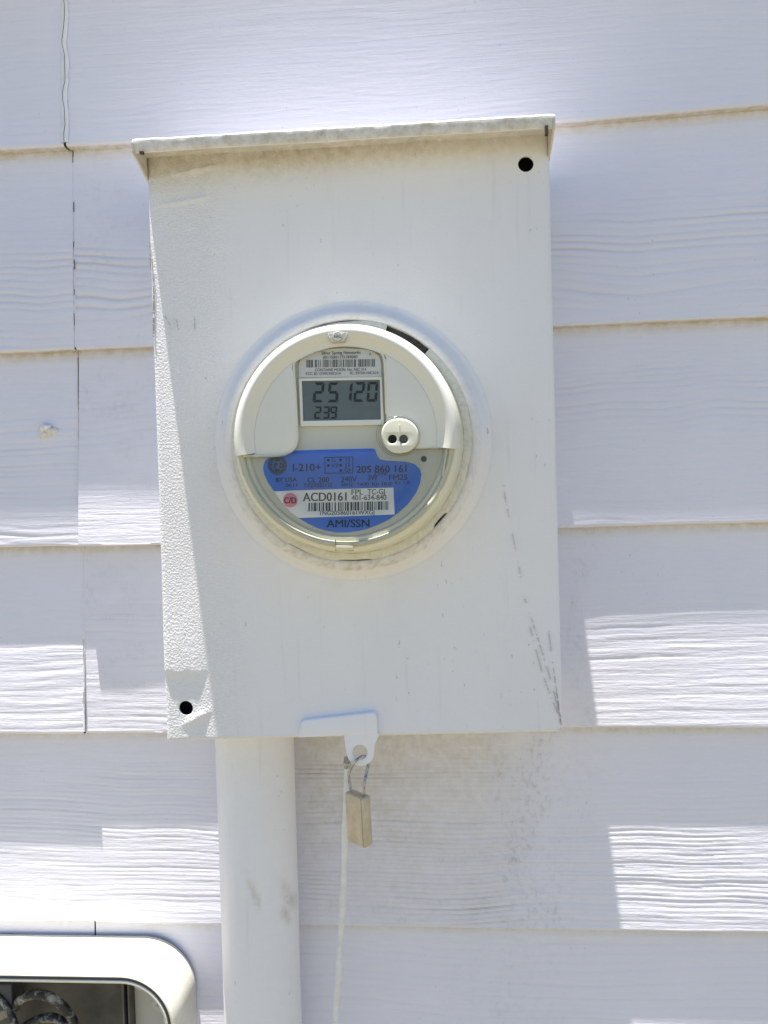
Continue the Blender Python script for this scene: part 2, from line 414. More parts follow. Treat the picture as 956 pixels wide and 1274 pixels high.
# where the pressed grain shows: (u0,u1,strength) down the exposed face, u=0 under the lap above, u=1 at the bottom edge
BANDS = {(0,0):[(.45,1,.25)], (0,1):[(.0,1,.30)], (1,0):[(.35,1,.75)], (1,1):[(.38,.95,1.0)], (2,0):[(.25,1,.85)], (2,1):[(.2,.62,.75),(.85,1,.5)],
         (3,0):[(.48,1,1.0)], (3,1):[(.35,1,.8)], (4,0):[(.2,1,1.0)], (4,1):[(.2,1,1.0)], (5,0):[(.2,1,.5)], (5,1):[(.1,.8,.45)]}
def make_board(k, side, xa, xb, hi):
    xs = np.concatenate([[xa], np.arange(xa+.15, -.45, .15) if not hi else [], fine if hi else [], [xb]]) if False else None
    if hi:
        f_ = fine[(fine > xa+.0012) & (fine < xb-.0012)]
        xs = np.concatenate([np.linspace(xa, min(-.45, xa) if xa > -.45 else -.45, 2)[:1], np.linspace(xa, -.44, 5)[1:-1] if xa < -.6 else [], [xa+.0006] if xa > -.45 else [], f_,
                             [xb-.0006] if xb < .45 else [], np.linspace(.44, xb, 5)[1:-1] if xb > .6 else [], [xb]])
        xs = np.unique(np.round(xs, 6)); nz = 190
    else:
        xs = np.linspace(xa, xb, 12); nz = 12
    zt = lap_z(k-1, xs) + .022; zb = lap_z(k, xs)
    # slight waviness of the bottom edge
    if hi: zb = zb + (fbm(xs*9+k*3.1, xs*0+side*4.7+k, 2)-.5)*.0016 + (fbm(xs*70+k*3.1, xs*0+side*4.7+k, 2)-.5)*.0004
    v = np.linspace(0, 1, nz)
    X = np.repeat(xs[:,None], nz, 1); Z = zt[:,None]*(1-v) + zb[:,None]*v
    expo = (lap_z(k-1, xs) - zb)[:,None]
    U = 1 - (Z - zb[:,None])/expo                    # 0 at lap above, 1 at bottom
    ta, tb = thick(k, side)
    wx = np.clip((X+.30)/.45, 0, 1); TB = ta*(1-wx) + tb*wx
    Y = -TB*np.clip(U, -.15, 1) + .0005
    if hi:
        sx = k*7.7 + side*3.3
        warp = (fbm(X*5+sx, Z*9+sx, 2)-.5)*.030 + (fbm(X*22+sx, Z*16, 2)-.5)*.0042
        warp = warp*(.5 if k == 4 else 1) + (fbm(X*11+sx+4, Z*7, 2)-.5)*.007
        ph = (Z + warp)/{0:.0056,1:.0066,2:.0060,3:.0064,4:.0043,5:.0066}[k] + 1.5*vnoise(X*1.5+sx, Z*26+3)
        lid = np.floor(ph); ft = ph-lid
        lam = np.clip(vnoise(X*6+lid*3.7, lid*1.93+k)*1.9-.35, .55 if k in (3, 4) else .12, 1.25)
        ft = np.clip(ft + (vnoise(X*40, lid*2.1)-.5)*.10, 0, 1)
        dip = np.exp(-((ft-.5)/.20)**2)
        lines = .5-1.5*dip*lam
        big = np.sin(2*PI*((Z+warp*1.8)/.017))
        msk = np.zeros_like(X)
        for u0, u1, s_ in BANDS.get((k, side), [(.3,1,.6)]):
            e0 = .09
            mm = np.clip((U-u0 + (fbm(X*8+sx, Z*0+2, 2)-.5)*.25)/e0, 0, 1)*np.clip((u1-U+.02 + (0 if u1 >= 1 else (fbm(X*7, Z*0+8, 2)-.5)*.2))/e0, 0, 1)
            msk = np.maximum(msk, s_*mm)
        patch = .35 + .65*np.clip((fbm(X*10+sx, Z*26+sx, 2)-.32)/.22, 0, 1)
        am = msk*patch
        gain = {0:1.7, 1:3.2, 2:2.7, 3:1.15, 4:1.1, 5:1.8}[k]
        if k == 4: gain = gain + .9*np.clip((X-P(300,1000,0).x)/.02, 0, 1)*np.clip((P(640,1000,0).x-X)/.06, 0, 1)
        H = lines*.00017*am*gain + big*.00012*np.clip(am+.15, 0, 1)*np.clip((fbm(X*3+sx, Z*14, 2)-.35)/.3, 0, 1)
        H += (fbm(X*120, Z*420, 2)-.5)*.00009 + (fbm(X*2.3+sx, Z*6+sx, 2)-.5)*.0016
        H += (fbm(X*14+sx, Z*330, 2)-.5)*.00022*np.clip(.25+msk, 0, 1)
        fade = np.clip((1-U)/.012, 0, 1)
        H = H*(.3+.7*fade)
        Y = Y - H
        # rounded, slightly chipped bottom arris
        Y = Y + .0012*np.clip(1-(1-U)/.008, 0, 1)**2
    # dirt and painted shade attributes
    gr = np.zeros_like(X); so = np.zeros_like(X); gv = np.zeros_like(X)
    if hi:
        groove = np.exp(-((ft-.5)/.15)**2)*lam*am
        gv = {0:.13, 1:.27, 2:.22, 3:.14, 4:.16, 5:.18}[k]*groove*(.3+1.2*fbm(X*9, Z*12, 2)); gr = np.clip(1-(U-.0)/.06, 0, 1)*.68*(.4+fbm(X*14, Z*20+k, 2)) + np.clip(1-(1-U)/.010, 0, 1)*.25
        for j in (3, 4, 5):
            if k == j:
                c0, c1, s0 = {3:(704,745,.30), 4:(590,720,.55), 5:(560,700,.22)}[j]
                xa_, xb_ = P(c0, 1000, -.005).x, P(c1, 1000, -.005).x
                mid, hw = (xa_+xb_)/2, (xb_-xa_)/2
                wq = fbm(X*16, Z*22+k, 3); so = np.maximum(so, s0*np.exp(-((X-mid+(wq-.5)*.03)/hw)**2*1.3)*np.clip(fbm(X*70+wq*6, Z*14+k+wq*5, 4)*2.6-.7, 0, 1.3))
        if k == 4:   # dirty board between the conduit and the seam, with box shade painted in
            a0, a1 = P(372,1000,-.005).x, P(600,1000,-.005).x
            inside = (.55+.75*fbm(X*21+Z*9, Z*17-X*12, 3))*np.clip((X-a0+.01)/.02, 0, 1)*np.clip((a1-X+.05)/.06, 0, 1)
            gv = np.maximum(gv, .75*inside*groove*(.3+1.1*fbm(X*14, Z*25, 2)))
            so = np.maximum(so, .33*inside*np.clip(fbm(X*60, Z*160, 3)*2.0-.5, 0, 1))
            gr = np.maximum(gr, .55*inside*np.clip(1.1-U*.95, 0, 1))  # warm shade under the box put into the colour, fading downwards
            xs_ = P(668,1000,-.005).x
            so = np.maximum(so, .75*np.exp(-((X-xs_)/.0011)**2)*np.clip(fbm(X*0, Z*60, 3)*2.4-.7, 0, 1)*np.clip((.75-U)/.2, 0, 1))
        if k in (1, 2, 3) and side == 1:
            x0_ = P(97, 600, -.005).x
            so = np.maximum(so, .28*np.exp(-((X-x0_-.03)/.05)**2)*np.clip(fbm(X*50, Z*60+k, 3)*2.4-.9, 0, 1))
    # extra rows: underside back to the sheathing
    X = np.concatenate([X, X[:,-1:], X[:,-1:]], 1)
    zl = Z[:,-1:]
    Yb1 = Y[:,-1:] + .0015
    Z = np.concatenate([Z, zl-.0004, zl-.0002], 1)
    Y = np.concatenate([Y, Yb1, np.full_like(Y[:,-1:], .001)], 1)
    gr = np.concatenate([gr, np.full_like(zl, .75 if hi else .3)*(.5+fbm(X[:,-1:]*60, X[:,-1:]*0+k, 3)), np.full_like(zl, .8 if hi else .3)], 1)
    so = np.concatenate([so, np.clip(fbm(X[:,-1:]*90, X[:,-1:]*0+k, 3)*2-.9,0,1)*.6, np.zeros_like(zl)], 1)
    gv = np.concatenate([gv, np.zeros_like(zl), np.zeros_like(zl)], 1)
    # extra columns: ends
    def endcol(i):
        return X[i:i+1], np.full_like(Y[i:i+1], .0012), Z[i:i+1], gr[i:i+1]*0+.5, so[i:i+1]*0, gv[i:i+1]*0
    a = endcol(0); b = endcol(-1)
    X, Y, Z, gr, so, gv = [np.concatenate([a[i], arr, b[i]], 0) for i, arr in enumerate((X, Y, Z, gr, so, gv))]
    nx, nr = X.shape
    co = np.stack([X, Y, Z], -1).reshape(-1, 3)
    idx = np.arange(nx*nr).reshape(nx, nr)
    f = np.stack([idx[:-1,:-1], idx[:-1,1:], idx[1:,1:], idx[1:,:-1]], -1).reshape(-1, 4)
    me = bpy.data.meshes.new('board')
    me.vertices.add(len(co)); me.vertices.foreach_set('co', co.astype(np.float32).ravel())
    me.loops.add(len(f)*4); me.loops.foreach_set('vertex_index', f.astype(np.int32).ravel())
    me.polygons.add(len(f)); me.polygons.foreach_set('loop_start', (np.arange(len(f))*4).astype(np.int32))
    me.update(calc_edges=True)
    for nm, arr in (('grime_shade', gr), ('soot', so), ('groove', gv)):
        at = me.attributes.new(nm, 'FLOAT', 'POINT'); at.data.foreach_set('value', arr.astype(np.float32).ravel())
    if hi: smooth_angle(me, 50)
    return link('siding_board', me, M['siding'], wall)
for k in range(-5, 12):
    hi = 0 <= k <= 5
    zmax = float(lap_z(k, 0.0))
    if zmax < .04: continue
    j = JX.get(k)
    if j is None: make_board(k, 1, XL, XR, hi)
    else:
        g_ = {0:.0010,1:.0006,2:.00055,3:.0006,5:.0007}[k]
        make_board(k, 0, XL, j-g_, hi); make_board(k, 1, j+g_, XR, hi)
ztop = float(lap_z(-5, 0)) + .35
link('sheathing', bm_mesh(box_bm(XL, XR, .004, .10, .0, ztop)), M['roofpaint'], wall)

# caulk and dirt in the butt joints
def joint_strip(k, u0, u1, mat, name, halfw, proud, wig=.0):
    j = JX[k]; zt = float(lap_z(k-1, j)); zb = float(lap_z(k, j)); tb = thick(k, 0)[0]
    pts = []; n = max(6, int((u1-u0)*60))
    for i in range(n+1):
        u = u0 + (u1-u0)*i/n; z = zt*(1-u) + zb*u
        dx = (float(fbm(np.array(z*60), np.array(k*3.3), 2))-.5)*wig
        pts.append((j+dx, -tb*u - proud, z))
    vs = []; fs = []
    for i, p_ in enumerate(pts):
        hw = halfw*(.75 + .5*float(fbm(np.array(p_[2]*180), np.array(k*1.3+5), 2)))
        vs += [(p_[0]-hw, p_[1]+.0009, p_[2]), (p_[0]-hw*.5, p_[1], p_[2]), (p_[0]+hw*.5, p_[1], p_[2]), (p_[0]+hw, p_[1]+.0009, p_[2])]
    for i in range(n):
        for c in range(3): fs.append((i*4+c, i*4+4+c, i*4+5+c, i*4+1+c))
    me = mesh(vs, fs); me.shade_smooth()
    return link(name, me, mat, wall)
joint_strip(0, .0, .985, M['caulk'], 'caulk_bead', .0036, .0006, .0022)
joint_strip(0, .02, .99, M['crack'], 'crack', .00026, .0009, .0036)
joint_strip(1, .03, .99, M['caulk'], 'caulk_bead', .0009, -.0004)
for a_, b_ in ((.0,.06),(.26,.31),(.46,.49),(.55,.60),(.70,.73),(.82,.88)):
    joint_strip(1, a_, b_, M['crackdark'], 'crack', .00034, .0002, .0012)
joint_strip(2, .0, .99, M['crackbrown'], 'caulk_bead', .0007, -.0004)
for a_, b_ in ((.03,.30),(.42,.47),(.62,.70),(.72,.80),(.86,.90),(.92,.95)):
    joint_strip(2, a_, b_, M['crackdark'], 'crack', .00036, .0002, .0008)
joint_strip(3, .0, .99, M['caulk'], 'caulk_bead', .0009, -.0003, .0006)
for a_, b_ in ((.50,.62),(.78,.84)):
    joint_strip(3, a_, b_, M['crackbrown'], 'crack', .0004, .0002, .0008)
joint_strip(5, .0, .9, M['crack'], 'crack', .0006, .0002, .0010)

# slim eave whose shade falls down the wall
eave_top = P(478, 880, 0).z + .70
OV = math.tan(SUN_GRAZE)*.70
eave = thing('roof_eave', (0, 0, eave_top), 'slim white eave board along the top of the siding wall', 'eave')
link('fascia', bm_mesh(box_bm(XL, XR, -OV, -OV+.02, eave_top, eave_top+.14, .002)), M['roofpaint'], eave)
link('soffit', bm_mesh(box_bm(XL, XR, -OV+.021, .09, eave_top+.01, eave_top+.03, .001)), M['roofpaint'], eave)

# painted-over nail with a caulk blob
def blob(cx, cy, rx, rz, h, y, n=24):
    c = P(cx, cy, y); vs = []; fs = []
    for i in range(8):
        t = i/7
        for k in range(n):
            a = 2*PI*k/n; wob = 1 + .22*math.sin(3*a+1.2) + .12*math.sin(5*a)
            r = math.sin(t*PI/2)
            vs.append((c.x + rx*r*wob*math.cos(a), c.y - h*math.cos(t*PI/2)*(1+.25*math.sin(2*a)), c.z + rz*r*wob*math.sin(a)))
    for i in range(7):
        for k in range(n):
            k2 = (k+1) % n; fs.append((i*n+k, (i+1)*n+k, (i+1)*n+k2, i*n+k2))
    me = mesh(vs, fs); me.shade_smooth(); return me
nail = thing('nail', P(57,536,-.0045), 'painted-over nail head in a caulk blob on the siding left of the meter box', 'nail')
link('caulk_blob', blob(59,538,.0085,.0062,.0034,-.0042), simple('yellowed caulk', (.66,.63,.52), .5, (500,.0004), (200,(.78,.78,.76))), nail)
link('nail_head', blob(57,532,.0045,.0038,.0062,-.0055), M['caulk'], nail)

# ================================================================= METER BOX
YF = -.1061                                   # front face
bl = P(208, 922, YF); br = P(701, 911, YF); tl = P(181, 212, YF); tr = P(684, 180, YF)
BX0 = (bl.x + tl.x)/2; BX1 = (br.x + tr.x)/2; BZ0 = (bl.z + br.z)/2
hoodY = YF - .0265
BZ1 = (P(163,172,hoodY).z + P(690,140,hoodY).z)/2
BW = BX1-BX0
mbox = thing('meter_box', ((BX0+BX1)/2, YF/2, BZ0), 'white painted steel meter enclosure mounted on the siding', 'meter box')
def rounded(x0, x1, z0, z1, r, n=6):
    o = []
    for cx, cz, a in ((x1-r, z1-r, 0), (x0+r, z1-r, PI/2), (x0+r, z0+r, PI), (x1-r, z0+r, 3*PI/2)):
        for i in range(n+1): o.append((cx + r*math.cos(a+PI/2*i/n), cz + r*math.sin(a+PI/2*i/n)))
    return o
AX = P(437, 549, -.112)                       # meter axis
R_OUT = .1045
hole_a = P(654.5, 204, YF); hole_b = P(231.5, 881, YF)

# cover panel: fine grid so that dents and bends are real, rounded edges, openings cut
TILT = (br.z - bl.z)/(br.x - bl.x)
def bend(x, z):
    """the lower edge of the old box hangs slightly askew"""
    return TILT*(x-(BX0+BX1)/2)*np.clip((AX.z-R_OUT-z)/(AX.z-R_OUT-BZ0), 0, 1)
def bent(me):
    for v in me.vertices: v.co.z += float(bend(v.co.x, v.co.z))
    return me
def grid_cover():
    dx = .0012
    xs = np.linspace(BX0, BX1, int(BW/dx)); zs = np.linspace(BZ0, BZ1-.0012, int((BZ1-BZ0)/dx))
    rb = .0042
    xs = np.unique(np.concatenate([xs, BX0 + rb*np.array([0,.08,.2,.4,.7,1.]), BX1 - rb*np.array([0,.08,.2,.4,.7,1.])]))
    zs = np.unique(np.concatenate([zs, BZ0 + .0022*np.array([0,.1,.3,.6,1.])]))
    X, Z = np.meshgrid(xs, zs, indexing='ij')
    Z0 = Z.copy(); Z = Z + bend(X, Z)
    Y = np.full_like(X, YF)
    for ed, rr in ((X-BX0, rb), (BX1-X, rb), (Z0-BZ0, .0022)):
        t = np.clip(1-ed/rr, 0, 1); Y = np.maximum(Y, YF + rr*(1-np.sqrt(1-t*t*.999)))
    # sheet metal is never flat
    r_ = np.hypot(X-AX.x, Z-AX.z)
    keep = np.clip((r_-R_OUT)/.012, 0, 1)
    Y -= keep*((fbm(X*7, Z*5, 2)-.5)*.0016)
    # the sheet bulges a little above the lower left hole
    a = P(228, 834, YF); fx = np.clip((P(262,834,YF).x - X)/.012, 0, 1); fz = Z - a.z - .0012*np.sin((X-a.x)*420)
    Y -= .0013*fx*np.where(fz > 0, np.exp(-(fz/.05)**2), np.exp(-(fz/.0045)**2))
    # a thick run of paint near the lower left hole
    a = P(245, 893, YF)
    dx_ = (X-a.x)*.9 + (Z-a.z)*.5; dz_ = (Z-a.z)*.9 - (X-a.x)*.5
    Y -= .0013*np.exp(-(dx_/.010)**2-(dz_/.0032)**2)
    # sags of paint under the hood at top left
    for px, py, sx_, sz_, h in ((232,215,.013,.0016,.0013),(262,208,.006,.0014,.0018),(243,211,.005,.0022,.0012),(225,251,.016,.0012,.0010),(250,247,.0035,.0030,.0010),(259,228,.0015,.009,.0006)):
        c = P(px, py, YF); cc = (X-c.x)**2/sx_**2
        Y -= h*np.exp(-cc-((Z-c.z-.10*(X-c.x))/sz_)**2)
    # dirt; the yellowish shade below the hood is painted in with it
    g = np.clip(1-(P(400,192,YF).z - Z)/.014, 0, 1)*0
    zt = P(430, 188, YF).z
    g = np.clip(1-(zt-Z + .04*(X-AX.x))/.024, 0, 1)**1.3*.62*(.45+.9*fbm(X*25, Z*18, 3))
    g = np.maximum(g, np.clip(1-(Z0-BZ0)/.003, 0, 1)*.35)
    # scratches at lower right
    def scr(p0, p1, wd, st):
        a_, b_ = P(*p0, YF), P(*p1, YF); d = np.array([b_.x-a_.x, b_.z-a_.z]); L = np.hypot(*d); d /= L
        s_ = (X-a_.x)*d[0] + (Z-a_.z)*d[1]; n_ = np.abs((X-a_.x)*-d[1] + (Z-a_.z)*d[0] + (fbm(s_*40, s_*0, 2)-.5)*.002)
        return st*np.exp(-(n_/wd)**2)*(s_ > 0)*(s_ < L)*np.clip(fbm(s_*300, s_*0+3, 2)*3-1.0, 0, 1)
    pass
    c = P(700, 905, YF); g = np.maximum(g, .9*np.exp(-((X-c.x)**2+(Z-c.z)**2)/.0035**2)*(fbm(X*300, Z*300, 2) > .45))
    # round dirt halo beneath / around the raised collar
    g = np.maximum(g, .10*np.exp(-((r_-R_OUT-.004)/.008)**2)*np.clip(fbm(X*60, Z*60, 3)*2-.6, 0, 1))
    RG = np.clip(1-(X-BX0-.045)/.03, 0, 1)
    nx, nz = X.shape
    bm = bmesh.new(); gl = bm.verts.layers.float.new('grime_shade'); rl = bm.verts.layers.float.new('rough')
    V = [[None]*nz for _ in range(nx)]
    # openings: pull grid vertices near the rims onto them, delete faces inside
    ops = [(AX.x, AX.z, R_OUT-.004), (hole_a.x, hole_a.z, .0057), (hole_b.x, hole_b.z, .0056)]
    D = dx*.75
    for cxx, czz, rr in ops:
        rr_ = np.hypot(X-cxx, Z-czz); m_ = (np.abs(rr_-rr) < D) & (rr_ > 0)
        X = np.where(m_, cxx + (X-cxx)*rr/rr_, X); Z = np.where(m_, czz + (Z-czz)*rr/rr_, Z)
    inside = np.zeros(X.shape, bool)
    for cxx, czz, rr in ops: inside |= np.hypot(X-cxx, Z-czz) < rr-1e-6
    for i in range(nx):
        for j_ in range(nz):
            if not inside[i, j_]:
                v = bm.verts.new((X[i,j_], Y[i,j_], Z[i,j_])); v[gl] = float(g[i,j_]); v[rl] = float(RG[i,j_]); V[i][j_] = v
    for i in range(nx-1):
        for j_ in range(nz-1):
            q_ = [V[i][j_], V[i+1][j_], V[i+1][j_+1], V[i][j_+1]]
            q_ = [v for v in q_ if v]
            if len(q_) >= 3: bm.faces.new(q_)
    # folded edges: sheet thickness behind the perimeter and the holes
    bd = [e for e in bm.edges if e.is_boundary]
    ext = bmesh.ops.extrude_edge_only(bm, edges=bd)
    for v in [x for x in ext['geom'] if isinstance(x, bmesh.types.BMVert)]:
        on_hole = any(abs(math.hypot(v.co.x-c_[0], v.co.z-c_[1])-c_[2]) < .003 for c_ in ops)
        v.co.y += .0018 if on_hole else .010
    me = bm_mesh(bm); smooth_angle(me, 55); return me
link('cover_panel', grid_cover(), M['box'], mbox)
def scratch(pts, wd, dens, seed):
    rr_ = random.Random(seed); pp = [P(a, b, YF-.0012) for a, b in pts]; pp = spline(pp, 80); vs = []; fs = []
    on = False
    for i in range(len(pp)-1):
        if rr_.random() < .22: on = rr_.random() < dens
        if rr_.random() < .12: continue
        if not on: continue
        a, b = pp[i], pp[i+1]; w1 = wd*(.5+rr_.random()); k = len(vs)
        yy = YF - .0009
        vs += [(a.x-w1, yy, a.z), (a.x+w1, yy, a.z), (b.x+w1, yy, b.z), (b.x-w1, yy, b.z), (a.x-w1, yy+.002, a.z), (a.x+w1, yy+.002, a.z), (b.x+w1, yy+.002, b.z), (b.x-w1, yy+.002, b.z)]
        fs += [(k,k+1,k+2,k+3), (k,k+3,k+7,k+4), (k+1,k+5,k+6,k+2), (k,k+4,k+5,k+1), (k+3,k+2,k+6,k+7)]
    o = link('scratch', mesh(vs, fs), M['crackbrown2'], mbox); o['kind'] = 'stuff'; return o
for i_, (pts_, wd_, dn_) in enumerate((([(627,600),(629,620),(634,645)],.00022,.6), ([(634,645),(645,700),(654,748)],.00016,.3), ([(653,745),(668,790),(682,835),(697,890)],.00020,.7), ([(657,770),(676,840),(698,898)],.00018,.55), ([(683,785),(690,840),(699,896)],.00022,.7), ([(242,393),(242.5,410)],.0003,.8), ([(205,393),(214,409)],.00028,.7), ([(219,397),(222,410)],.00025,.6), ([(693,862),(700,908)],.0005,.7), ([(186,300),(187,345)],.0003,.5), ([(191,330),(190,420)],.0003,.5))):
    scratch(pts_, wd_*.36, dn_, i_)
# body tray behind the cover, open at the front, slightly inset
def tray(x0, x1, z0, z1, yb, yf, t=.002):
    bm = bmesh.new()
    for a in ((x0,x0+t,yf,yb,z0,z1),(x1-t,x1,yf,yb,z0,z1),(x0+t,x1-t,yf,yb,z0,z0+t),(x0+t,x1-t,yf,yb,z1-t,z1),(x0+t,x1-t,yb-t,yb,z0+t,z1-t)):
        b_ = box_bm(*a); me = bpy.data.meshes.new('x'); b_.to_mesh(me); b_.free(); bm.from_mesh(me); bpy.data.meshes.remove(me)
    return bm_mesh(bm)
link('body', bent(tray(BX0+.0022, BX1-.0022, BZ0+.0015, BZ1-.006, -.0105, YF+.004)), M['box'], mbox)
link('interior', bent(bm_mesh(box_bm(BX0+.006, BX1-.006, YF+.016, YF+.020, BZ0+.006, BZ1-.012))), M['dark'], mbox)
# hood
hx0 = P(163,172,hoodY).x; hx1 = P(690,140,hoodY).x
hx0 = min(hx0, BX0-.0005); hx1 = max(hx1, BX1+.0005)
LIP = P(430,159,hoodY).z - P(430,176.5,hoodY).z
def hood_mesh():
    # side profile (y,z) swept along x with small waviness; a hollow lip
    zt = BZ1; t = .0016
    prof = [(-.0005, zt+.004), (YF+.02, zt+.0015), (hoodY+.004, zt), (hoodY+.0014, zt-.0004), (hoodY+.0003, zt-.0012), (hoodY, zt-.0022), (hoodY+.0010, zt-LIP+.0022), (hoodY+.0016, zt-LIP+.0006), (hoodY+.0022, zt-LIP),
(hoodY+.0032, zt-LIP+.0004), (hoodY+.0036, zt-LIP+.0020), (hoodY+.0042, zt-.0035), (YF-.0030, zt-.0030), (YF+.003, zt-.0032)]
    xs = np.linspace(hx0, hx1, 260); vs = []; fs = []; g = []
    tilt = (P(690,140,hoodY).z - P(163,172,hoodY).z)/(hx1-hx0)
    for i, x in enumerate(xs):
        e = min(i, len(xs)-1-i)/4.0; rd = .0016*(1-min(e,1))**2
        for k, (y, z) in enumerate(prof):
            wv = (float(fbm(np.array(x*22), np.array(k*.3), 2))-.5)*.0011 + (float(fbm(np.array(x*150), np.array(k*.7), 2))-.5)*.0005
            zz = z + tilt*(x-(hx0+hx1)/2) + wv
            if y < YF: y = y + (float(fbm(np.array(x*90), np.array(k*.9+4), 2))-.5)*.0006 + rd
            vs.append((x, y, zz))
            g.append((0 if k < 4 else .62 if k < 8 else .05 if k < 11 else .5)*(.6+.8*float(fbm(np.array(x*45), np.array(k*.8), 3))))  # dirt on the lip; the hollow underside is tinted darker for its shade
    K = len(prof)
    for i in range(len(xs)-1):
        for k in range(K-1): fs.append((i*K+k, i*K+k+1, (i+1)*K+k+1, (i+1)*K+k))
    fs.append(tuple(range(K))[::-1]); fs.append(tuple((len(xs)-1)*K+k for k in range(K)))
    me = mesh(vs, fs)
    at = me.attributes.new('grime_shade', 'FLOAT', 'POINT'); at.data.foreach_set('value', g)
    smooth_angle(me, 60); return me
hood = link('hood', hood_mesh(), M['box'], mbox)
tilt_ = (P(690,140,hoodY).z - P(163,172,hoodY).z)/(hx1-hx0)
for sgn, hx in ((-1, hx0), (1, hx1)):
    zt = BZ1 + tilt_*(hx-(hx0+hx1)/2); a_, b_ = (hx+.0001, hx+.0016) if sgn < 0 else (hx-.0016, hx-.0001)
    yz = [(hoodY+.0006, zt-.003), (hoodY+.0012, zt-LIP), (YF-.004, zt-LIP-.0075), (YF+.003, zt-LIP-.0100), (YF+.012, zt-LIP-.0105), (YF+.012, zt-.003)]
    vs = [(x_, y_, z_) for x_ in (a_, b_) for y_, z_ in yz]; n6 = len(yz)
    fs = [tuple(range(n6)), tuple(range(n6, 2*n6))[::-1]] + [(i, (i+1) % n6, n6+(i+1) % n6, n6+i) for i in range(n6)]
    me = mesh(vs, fs); at = me.attributes.new('grime_shade', 'FLOAT', 'POINT'); at.data.foreach_set('value', [.75]*len(vs))
    link('end_plate', me, M['box'], hood)
# gap marks at both ends where hood and cover meet
for (px, py, w_, h_) in ((177,190,.0030,.0012),(680,161,.0022,.0045)):
    c = P(px, py, hoodY+.001)
    link('crack', bm_mesh(box_bm(c.x-w_/2, c.x+w_/2, c.y-.0018, c.y+.001, c.z-h_, c.z+h_/2, .0003)), M['crack'], mbox)

# raised collar round the meter, pressed from the cover
cprof = []
for r, y in ((.1052,0),(.1040,-.00015),(.1020,-.0009),(.0998,-.0024),(.0978,-.0042),(.0960,-.0056),(.0945,-.0063),(.0925,-.0067),(.0905,-.0066),(.0897,-.0060),(.0894,-.0045),(.0894,.004)):
    cprof.append((r, YF + y*1.38 - .0003))
def coljit(a, j): return .0002*math.sin(5*a+1) + .00012*math.sin(23*a+j)
col_me = lathe(cprof, AX.x, AX.z, 220, rfun=coljit)
at = col_me.attributes.new('grime_shade', 'FLOAT', 'POINT')
gv = []
for i in range(220):
    a = 2*PI*i/220
    for j in range(len(cprof)):
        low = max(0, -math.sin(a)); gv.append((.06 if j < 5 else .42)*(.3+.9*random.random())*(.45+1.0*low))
at.data.foreach_set('value', gv); smooth_angle(col_me, 60)
link('raised_collar', col_me, M['box'], mbox)

# bottom latch plate and hasp
YL = YF-.0042
lat = [P(373,900,YL), P(378,896,YL), P(465,886,YL), P(469,890,YL), P(470,913,YL), P(372,918,YL)]
lme = flat_shape([(v.x, v.z) for v in lat], YL, .006, bevel=.0013, bres=3); smooth_angle(lme, 45)
latch = link('latch_plate', lme, M['boxsmooth'], mbox)
YH = YF-.0035
c = P(448.5, 936.5, YH); top = P(448.5, 912, YH).z
hp = [(P(428,912,YH).x, top), (P(430,930,YH).x, P(430,930,YH).z)]
ro = .0104
hp += circ(c.x, c.z, ro, 18, PI*1.08, PI*1.93, False)
hp += [(P(466,928,YH).x, P(466,928,YH).z), (P(471,916,YH).x, P(471,916,YH).z), (P(472,912,YH).x, top)]
hme = flat_shape(hp, YH, .0022, [circ(c.x-.0002, c.z+.0004, .0056, 28)], .0005, 2); smooth_angle(hme, 40)
hasp = link('hasp', hme, M['boxsmooth'], mbox)

# ================================================================= ELECTRIC METER
FY = -.150                                     # front rim of the meter
axx, axz = AX.x, AX.z
met = thing('electric_meter', (axx, YF, axz), 'round cream electricity meter reading 25120 set in the white box', 'electricity meter')
RF = (P(566,547,FY) - P(287,547,FY)).length/2
fc = P(426.5, 547, FY)                         # where the photo has the centre of the front rim
mx_, mz_ = (axx+fc.x)/2, (axz+fc.z)/2
def ringjit(a, j): return 0
# flange of the meter / painted sealing ring with its gaps
def gap_at(a):
    d = math.degrees(a) % 360
    g = 0
    for c0, c1, s in ((82,116,.0011),(262,279,.0010),(312,322,.0016),(236,250,.0006),(340,352,.0004)):
        if c0 < d < c1: g = max(g, s*math.sin(PI*(d-c0)/(c1-c0))**.4)
    return g
rprof = [(.0903,YF-.0076),(.0902,YF-.0086),(.0894,YF-.0094),(.0872,YF-.0099),(.0850,YF-.0098),(.0838,YF-.0096)]
def rj(a, j):
    return (-gap_at(a)*1.6 if j < 3 else 0) + .0001*math.sin(31*a)
rme = lathe(rprof, axx, axz, 300, math.radians(70.5), math.radians(70.5+360-23), rfun=rj)
at = rme.attributes.new('grime_shade', 'FLOAT', 'POINT'); at.data.foreach_set('value', [random.random()*.45 for _ in rme.vertices])
smooth_angle(rme, 50); link('sealing_ring', rme, M['ring'], met)
link('gasket', lathe([(.0900,YF+.002),(.0893,YF-.0055),(.0838,YF-.0064),(.0830,YF-.006)], axx, axz, 160), M['darkrough'], met)
# barrel
bprof = [(.0850,YF+.001),(.0846,YF-.0080),(.0838,YF-.0092),(.0826,YF-.0120),(.0812,YF-.026),(RF+.0016,FY+.0075),(RF+.0006,FY+.0035),(RF-.0008,FY+.0012),(RF-.0030,FY+.0002),(RF-.0050,FY+.0006),(RF-.0060,FY+.0022),(RF-.0062,FY+.006)]
bme = lathe(bprof, axx, axz, 220); smooth_angle(bme, 50)
at = bme.attributes.new('grime_shade', 'FLOAT', 'POINT'); at.data.foreach_set('value', [0.12]*len(bme.vertices))
link('barrel', bme, M['creamedge'], met)
